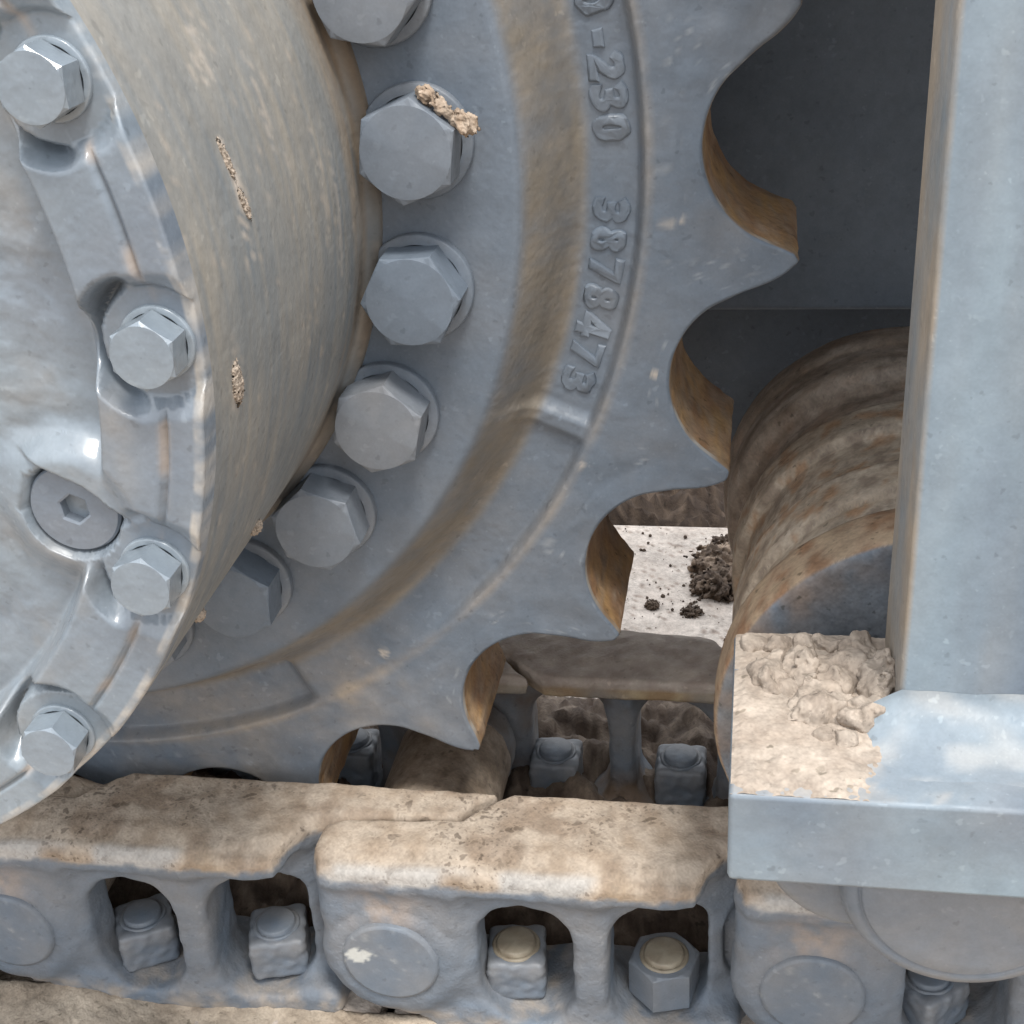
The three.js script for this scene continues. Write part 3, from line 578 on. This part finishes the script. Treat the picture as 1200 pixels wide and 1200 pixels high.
const boltEnd = (c) => { let g = ringGeo([[0.0106, -0.002], [0.0106, 0.0004], [0.0098, 0.0012], [0.0090, 0.0008], [0.0086, 0.0006], [0.0085, 0.0024], [0.0077, 0.0034], [0.0030, 0.0036], [0.0001, 0.0036]], 40); g.rotateX(-Math.PI / 2); return finish(g, c); };
const endGrey = boltEnd((x, y, z) => painted(x, y, z, 0.3)), endYellow = boltEnd((x, y, z) => mixc([0.38, 0.325, 0.24], [0.28, 0.225, 0.16], clamp(0.5 + 1.5 * fbm(x * 120, y * 120, z * 120, 3))));
const makePin = (chipped) => finish(ringGeo([[0.0205, 0.052], [0.0212, 0.0600], [0.0204, 0.0620], [0.0192, 0.0626], ...Array.from({ length: 16 }, (_, i) => [0.0188 - i * 0.00118, 0.06262]), [0.0001, 0.0626]], 72), (x, y, z) => { const c = painted(x, y, z, 0.16, PAINT2), q = N3(x * 110, y * 110, 3); const chip = chipped * 1.6 * ss(0.35, 0.8, gauss2(x * 0.6, y, -0.0078, 0.0035, 0.0026) + 0.35 * N3(x * 300, y * 300, 2)); return mixc(c, [0.62, 0.62, 0.58], clamp(chip * 1.3 + 0.2 * ss(0.6, 0.8, q))); });
const pinGeo = makePin(0), pinChipped = makePin(1);
const pinFar = (() => { const g = ringGeo([[0.0001, 0.0629], [0.0190, 0.0626], [0.0212, 0.0600], [0.0205, 0.052]], 48); const p = g.attributes.position; for (let i = 0; i < p.count; i++) p.setZ(i, MIR - p.getZ(i)); g.computeVertexNormals(); return finish(g, (x, y, z) => painted(x, y, z, 0.3)); })();
const bushGeo = finish(ringGeo([[0.0205, 0.031], [0.0272, 0.0305], [0.0286, 0.029], ...Array.from({ length: 50 }, (_, i) => [0.0286, 0.028 - i * 0.0024]), [0.0272, -0.0955], [0.0205, -0.096]].map(([r, z]) => [r, z]), 120), (x, y, z) => {
  const th = Math.atan2(y, x), n = fbm(th * 2, z * 60, 3, 4), m = fbm(x * 120, y * 120, z * 120, 3); let c = mixc([0.36, 0.285, 0.215], [0.48, 0.40, 0.32], clamp(0.45 + 1.2 * n)); return mixc(c, [0.14, 0.10, 0.075], clamp(-0.1 + 1.2 * m));
});

const linkLabels = [
  'grey near side track link wrapping up behind the hub', 'grey near side track link with two plain grey nuts, left of the next pin',
  'grey near side track link with two yellow tipped track bolts', 'grey near side track link partly hidden under the bracket plate'];
const farLabels = ['far side track link wrapping up behind the hub', 'far side track link beneath the sprocket, mostly hidden', 'rusty far side track link seen through the tooth gap', 'far side track link behind the roller'];
const places = [];
{
  const a = -124.7 * D2R, p0 = [RP * Math.cos(a), RP * Math.sin(a)];
  places.push([p0[0], p0[1], -19.1 * D2R, 0]); for (let k = 0; k < 3; k++) places.push([PX0 + PITCH * k, PY, 0, k + 1]);
}
for (const [x, y, rot, k] of places) {
  const t = thing('track_link', linkLabels[k], 'track link', [x, y, 0], 'near side track links'); t.rotation.z = rot;
  part('link_body', nearLink, M.mixed, t); part('running_rail', nearRail, M.grit, t);
  part('pin', k === 2 ? pinChipped : pinGeo, M.smooth, t);
  const yellow = k === 2;
  const n1 = part('nut', squareNut, M.paint, t); n1.position.set(0.0485, -0.0325, 0.0335); n1.rotation.y = k === 2 ? 0.12 : 0.42 + k * 0.1; n1.scale.y = 0.84;
  const e1 = part('bolt_end', yellow ? endYellow : endGrey, M.paint, n1); e1.position.set(0, 0.0232, 0);
  const n2 = part('nut', k === 2 ? hexNut : squareNut, M.paint, t); n2.position.set(0.1130, -0.0315, 0.0335); n2.rotation.y = 0.28; n2.scale.y = 0.84;
  const e2 = part('bolt_end', yellow ? endYellow : endGrey, M.paint, n2); e2.position.set(0, k === 2 ? 0.0224 : 0.0232, 0);

  const f = thing('far_track_link', farLabels[k], 'track link', [x, y, 0], 'far side track links'); f.rotation.z = rot;
  part('link_body', farLink, M.mixed, f); part('pin', pinFar, M.smooth, f);
  for (const nx of [0.0485, 0.113]) { const q = part('nut', squareNut, M.paint, f); q.position.set(nx, -0.0325, MIR - 0.0335); part('bolt_end', endGrey, M.paint, q).position.set(0, 0.0232, 0); }

  const bu = single('track_bushing', ['dirty bushing under the hub', 'dirty bushing hidden under the sprocket rim', 'dirty brown cylindrical bushing under the lowest clear tooth gap', 'bushing beneath the rusty roller'][k], 'bushing', bushGeo, M.rust, [x, y, 0], 'chain bushings');
  // shoe
  const sh = thing('track_shoe', ['track shoe wrapping up behind the hub', 'dirt covered track shoe under the link with plain grey nuts', 'dusty tan track shoe with dark soil clods on its far half', 'track shoe beneath the roller'][k], 'track shoe', [x, y, 0], 'track shoes'); sh.rotation.z = rot;
  if (!places.shoe) {
    const nu = 58, nv = 256;
    const top = grid(nu, nv, (i, j) => { const X = -0.006 + i / nu * 0.1675, Z = 0.345 - j / nv * 0.757; const e = Math.min(i, nu - i, j, nv - j); return [X, -0.0432 - (e === 0 ? 0.001 : 0) - 0.010 * Math.pow(clamp((0.008 - X) / 0.014), 2) + 0.0011 * fbm(X * 40, 2, Z * 40, 4) * (e ? 1 : 0), Z]; }, false, false);
    const bl = new THREE.BoxGeometry(0.1675, 0.0095, 0.757, 4, 1, 4); bl.translate(-0.006 + 0.08375, -0.0494, 0.345 - 0.3785);
    const tcol = (x, y, z) => { const n = fbm(x * 30, 2, z * 30, 4), m = fbm(x * 150, 2, z * 150, 3); let c = mixc([0.66, 0.585, 0.52], [0.55, 0.475, 0.415], clamp(0.4 + n)); return mixc(c, [0.22, 0.155, 0.115], 0.7 * ss(0.30, 0.42, m)); };
    places.shoe = finish(mergeGeometries([top, bl].map((q) => { q = q.toNonIndexed(); q.deleteAttribute('uv'); return q; })), tcol);
    const gr = [];
    for (const gx of [0.012, 0.078, 0.144]) { const b = new THREE.BoxGeometry(0.012, 0.024, 0.75); b.translate(gx, -0.066, 0.345 - 0.3785); gr.push(b); }
    places.gr = gr.map((b) => finish(b, tcol));
  }
  part('plate', places.shoe, M.dirt, sh); for (const b of places.gr) part('grouser', b, M.dirt, sh);
}

// ---------------------------------------------------------------- mud and clods
function lump(sx, sy, sz, rough, cell, s0, colorA, colorB) {
  const f = (x, y, z) => { const k = Math.min(sx, sy, sz); return (Math.hypot(x / sx, y / sy, z / sz) - 1) * k * 0.9 + rough * (fbm(x * 38 / (sx * 20) + s0, y * 38 / (sx * 20), z * 38 / (sx * 20), 3) + 0.5 * N3(x * 2.6 / sx + s0, y * 2.6 / sx, z * 2.6 / sx)); };
  const m = 1.7; return finish(nets(f, [-sx * m, -sy * m, -sz * m], [sx * m, sy * m, sz * m], cell), (x, y, z) => mixc(colorA, colorB, clamp(0.5 + 1.4 * fbm(x * 70 + s0, y * 70, z * 70, 3))));
}
{ // dried mud on the bracket's base plate: a thin film with clods on it
  const nx = 120, nz = 190, Y = -0.1434;
  const g = grid(nx, nz, (i, j) => { const x = 0.2970 + i / nx * 0.0485, z = 0.1586 - j / nz * 0.0825; const m = mudMask(x, z); return [x, Y + clamp(m * 0.0014, -0.0012, 0.0011) + 0.0007 * fbm(x * 70, z * 70, 5, 3) + 0.00012 * N3(x * 420, z * 420, 1), z]; });
  const mudCol = (x, y, z) => { const n = fbm(x * 60, y * 60, z * 60, 4); return mixc([0.50, 0.425, 0.355], [0.39, 0.32, 0.26], clamp(0.4 + 1.3 * n)); };
  const t = thing('mud_cake', 'tan mud clods caked on the plate beside the upright', 'mud');
  part('mud_film', finish(g, mudCol), M.mud, t);
  const C = [[0.3085, 0.0990, 0.0072, 0.0115, 0.0062], [0.3235, 0.1170, 0.0115, 0.0115, 0.0085], [0.3310, 0.0965, 0.0130, 0.0140, 0.0068], [0.3405, 0.1050, 0.0075, 0.0130, 0.0110], [0.3185, 0.0960, 0.0065, 0.0125, 0.0092], [0.3355, 0.1200, 0.0090, 0.0080, 0.0075], [0.3300, 0.1320, 0.0048, 0.0046, 0.0028], [0.3035, 0.0835, 0.0052, 0.0055, 0.0030], [0.3110, 0.0825, 0.0056, 0.0055, 0.0038], [0.3190, 0.0830, 0.0052, 0.0052, 0.0036], [0.3268, 0.0820, 0.0062, 0.0052, 0.0042], [0.3365, 0.0850, 0.0078, 0.0072, 0.0058], [0.3275, 0.1065, 0.0075, 0.0065, 0.0066], [0.3245, 0.1305, 0.0042, 0.0034, 0.0022], [0.3135, 0.1080, 0.0040, 0.0045, 0.0028]];
  C.forEach(([cx, cz, rx, rz, h], i) => { // a broken clod: an ellipsoid cut by a few planes
    const pl = Array.from({ length: 6 }, () => { const a = rnd() * 6.28, e = 0.1 + rnd() * 1.2, d = 0.6 + rnd() * 0.3; return [Math.cos(a) * Math.cos(e), Math.sin(e), Math.sin(a) * Math.cos(e), d]; });
    const m = Math.min(rx, rz, h);
    const f = (x, y, z) => { const X = x / rx, Yy = y / (h * 1.15), Z = z / rz; let d = Math.hypot(X, Yy, Z) - 1; for (const q of pl) d = smax(d, X * q[0] + Yy * q[1] + Z * q[2] - q[3], 0.05); return d * m * 0.9 + m * 0.10 * fbm(x * 260 + i * 9, y * 260, z * 260, 3) + m * 0.16 * N3(x * 120 + i * 5, y * 120, z * 120); };
    const o = part('clod', finish(nets(f, [-rx * 1.3, -h * 0.5, -rz * 1.3], [rx * 1.3, h * 1.5, rz * 1.3], Math.max(0.0005, m / 9)), (x, y, z) => mudCol(x + cx, y, z + cz)), M.mud, t);
    o.position.set(cx, Y + 0.0006, cz);
  });
}
{ // mud on the sprocket bolt and on the drum
  const a = 3.35 * D2R, bx = 0.1908 * Math.cos(a), by = 0.1908 * Math.sin(a);
  const f = (x, y, z) => smin(smin(rbox(x, y, z, 0.0, 0.0, 0, 0.0095, 0.0022, 0.0028, 0.002), Math.hypot(x - 0.010, y - 0.0015, z) - 0.0042, 0.004), Math.hypot(x + 0.009, y + 0.001, z) - 0.0030, 0.003) + 0.0030 * fbm(x * 230, y * 230, z * 230, 4);
  const o = single('mud_crust', 'small crust of tan mud on the top edge of a sprocket bolt', 'mud', finish(nets(f, [-0.018, -0.01, -0.009], [0.018, 0.01, 0.009], 0.0008), (x, y, z) => mixc([0.52, 0.42, 0.33], [0.38, 0.28, 0.2], clamp(0.5 + 1.5 * fbm(x * 150, y * 150, z * 150, 3)))), M.dirt, [bx + 0.0125, by + 0.0125, FZ + 0.0135]);
  o.rotation.z = -42 * D2R; o.scale.set(0.85, 0.7, 0.8);
  const cA = [0.58, 0.49, 0.40], cB = [0.48, 0.39, 0.31];
  for (const [deg, z, sx, sy, sz, rt, lab] of [[-6.2, 0.1615, 0.0014, 0.0062, 0.0030, 0.2, 'tan mud splat on the hub drum wall, below the long streak'], [7.0, 0.1372, 0.0010, 0.0048, 0.0015, 0.3, 'long thin streak of tan mud on the hub drum wall'], [11.2, 0.1400, 0.0011, 0.0055, 0.0014, 0.2, 'tan mud fleck at the upper end of the long streak on the drum'], [-31.3, 0.108, 0.0022, 0.0028, 0.0028, 0, 'tan mud crumb where the drum wall passes a sprocket bolt'], [-37.6, 0.136, 0.0020, 0.0024, 0.0024, 0, 'tan mud crumb low on the drum edge']]) {
    const m = single('mud_fleck', lab, 'mud', lump(sx, sy, sz, 0.0005, 0.0005, deg, cA, cB), M.dirt, [HR * Math.cos(deg * D2R), HR * Math.sin(deg * D2R), z]); m.rotation.set(rt, 0, deg * D2R, 'ZYX');
  }
}
{ // sandy dirt lying over the outer half of the shoes
  const g = grid(230, 90, (i, j) => { const x = -0.16 + i / 230 * 0.62, z = 0.235 - j / 90 * 0.185, e = Math.min(i, 230 - i, j, 90 - j) === 0; return [x, PY - 0.0432 + (e ? -0.004 : 0.0028 + 0.006 * fbm(x * 12, 3, z * 12, 4) + 0.0022 * fbm(x * 60, 3, z * 60, 3) + 0.0008 * N3(x * 260, 3, z * 260)), z]; });
  const o = single('sandy_dirt', 'sandy tan dirt lying over the outer half of the shoes', 'dirt', finish(g, (x, y, z) => { const n = fbm(x * 26, 3, z * 26, 4); return mixc([0.52, 0.44, 0.35], [0.36, 0.29, 0.22], clamp(0.42 + 1.2 * n)); }), M.dirt); o.userData.kind = 'stuff';
}
{ // soil clods on the far half of the shoe
  const dark = [0.085, 0.058, 0.042], mid = [0.2, 0.145, 0.105], TY = PY - 0.0432;
  const L = ['big dark soil clod against the roller on the tan shoe', 'pale brown soil lump heaped beside the roller on the tan shoe', 'dark soil lump at the front of the heap on the tan shoe', 'lone dark soil crumb in the middle of the tan shoe', 'small dark crumb near the far link on the tan shoe', 'dark clod at the far edge of the heap on the tan shoe'];
  [[0.2835, -0.322, 0.015, 0.010, 0.014, dark, mid], [0.281, -0.352, 0.016, 0.009, 0.019, [0.36, 0.27, 0.20], dark], [0.2715, -0.3245, 0.0075, 0.006, 0.009, dark, mid], [0.2395, -0.2995, 0.0042, 0.003, 0.0042, dark, mid], [0.2655, -0.2925, 0.0058, 0.003, 0.005, dark, mid], [0.284, -0.377, 0.010, 0.007, 0.009, dark, mid]].forEach(([x, z, a, b, c, A, B], i) =>
    single('soil_clod', L[i], 'soil clod', lump(a, b, c, a * 0.38, a / 9, i * 7, A, B), M.dirt, [x, TY + b * 0.35, z], 'soil clods on the tan shoe'));
  const ridge = grid(240, 46, (i, j) => {
    const x = -0.06 + i / 240 * 0.39, t = j / 45, z = 0.008 - t * 0.206;
    const h = 0.024 * Math.pow(Math.sin(Math.PI * clamp(t)), 0.45) * (0.8 + 0.8 * fbm(x * 22, 3, z * 22, 3)) + 0.004 * Math.abs(N3(x * 70, 4, z * 70)) + 0.0012 * N3(x * 200, 4, z * 200);
    return [x, TY - 0.003 + Math.max(0, h) * (j === 45 || i === 0 || i === 240 ? 0 : 1), z];
  });
  single('packed_soil', 'dark soil packed between the near and far links under the sprocket', 'soil', finish(ridge, (x, y, z) => { const n = fbm(x * 60, y * 60, z * 60, 4); return mixc(dark, [0.22, 0.17, 0.13], clamp(0.35 + 1.4 * n)); }), M.dirt);
  const crumbs = new THREE.InstancedMesh(lump(0.001, 0.0008, 0.001, 0.0003, 0.0003, 3, dark, mid), M.dirt, 170); crumbs.name = 'soil_crumbs'; crumbs.castShadow = true;
  const m = new THREE.Matrix4(), q = new THREE.Quaternion(), e = new THREE.Euler();
  for (let i = 0; i < 170; i++) { const nearHeap = i < 70; const x = nearHeap ? 0.270 + 0.012 * (rnd() + rnd() - 1) : 0.20 + rnd() * 0.09, z = nearHeap ? -0.33 + 0.05 * (rnd() + rnd() - 1) : -0.41 + rnd() * 0.19, s = 0.35 + 1.1 * rnd() ** 3; e.set(rnd() * 6, rnd() * 6, rnd() * 6); m.compose(new THREE.Vector3(x, TY + 0.0008, z), q.setFromEuler(e), new THREE.Vector3(s, s, s)); crumbs.setMatrixAt(i, m); }
  crumbs.userData = { kind: 'stuff', label: 'fine dark crumbs of soil scattered on the tan shoe', category: 'soil' }; scene.add(crumbs);
}
renderer.render(scene, camera);
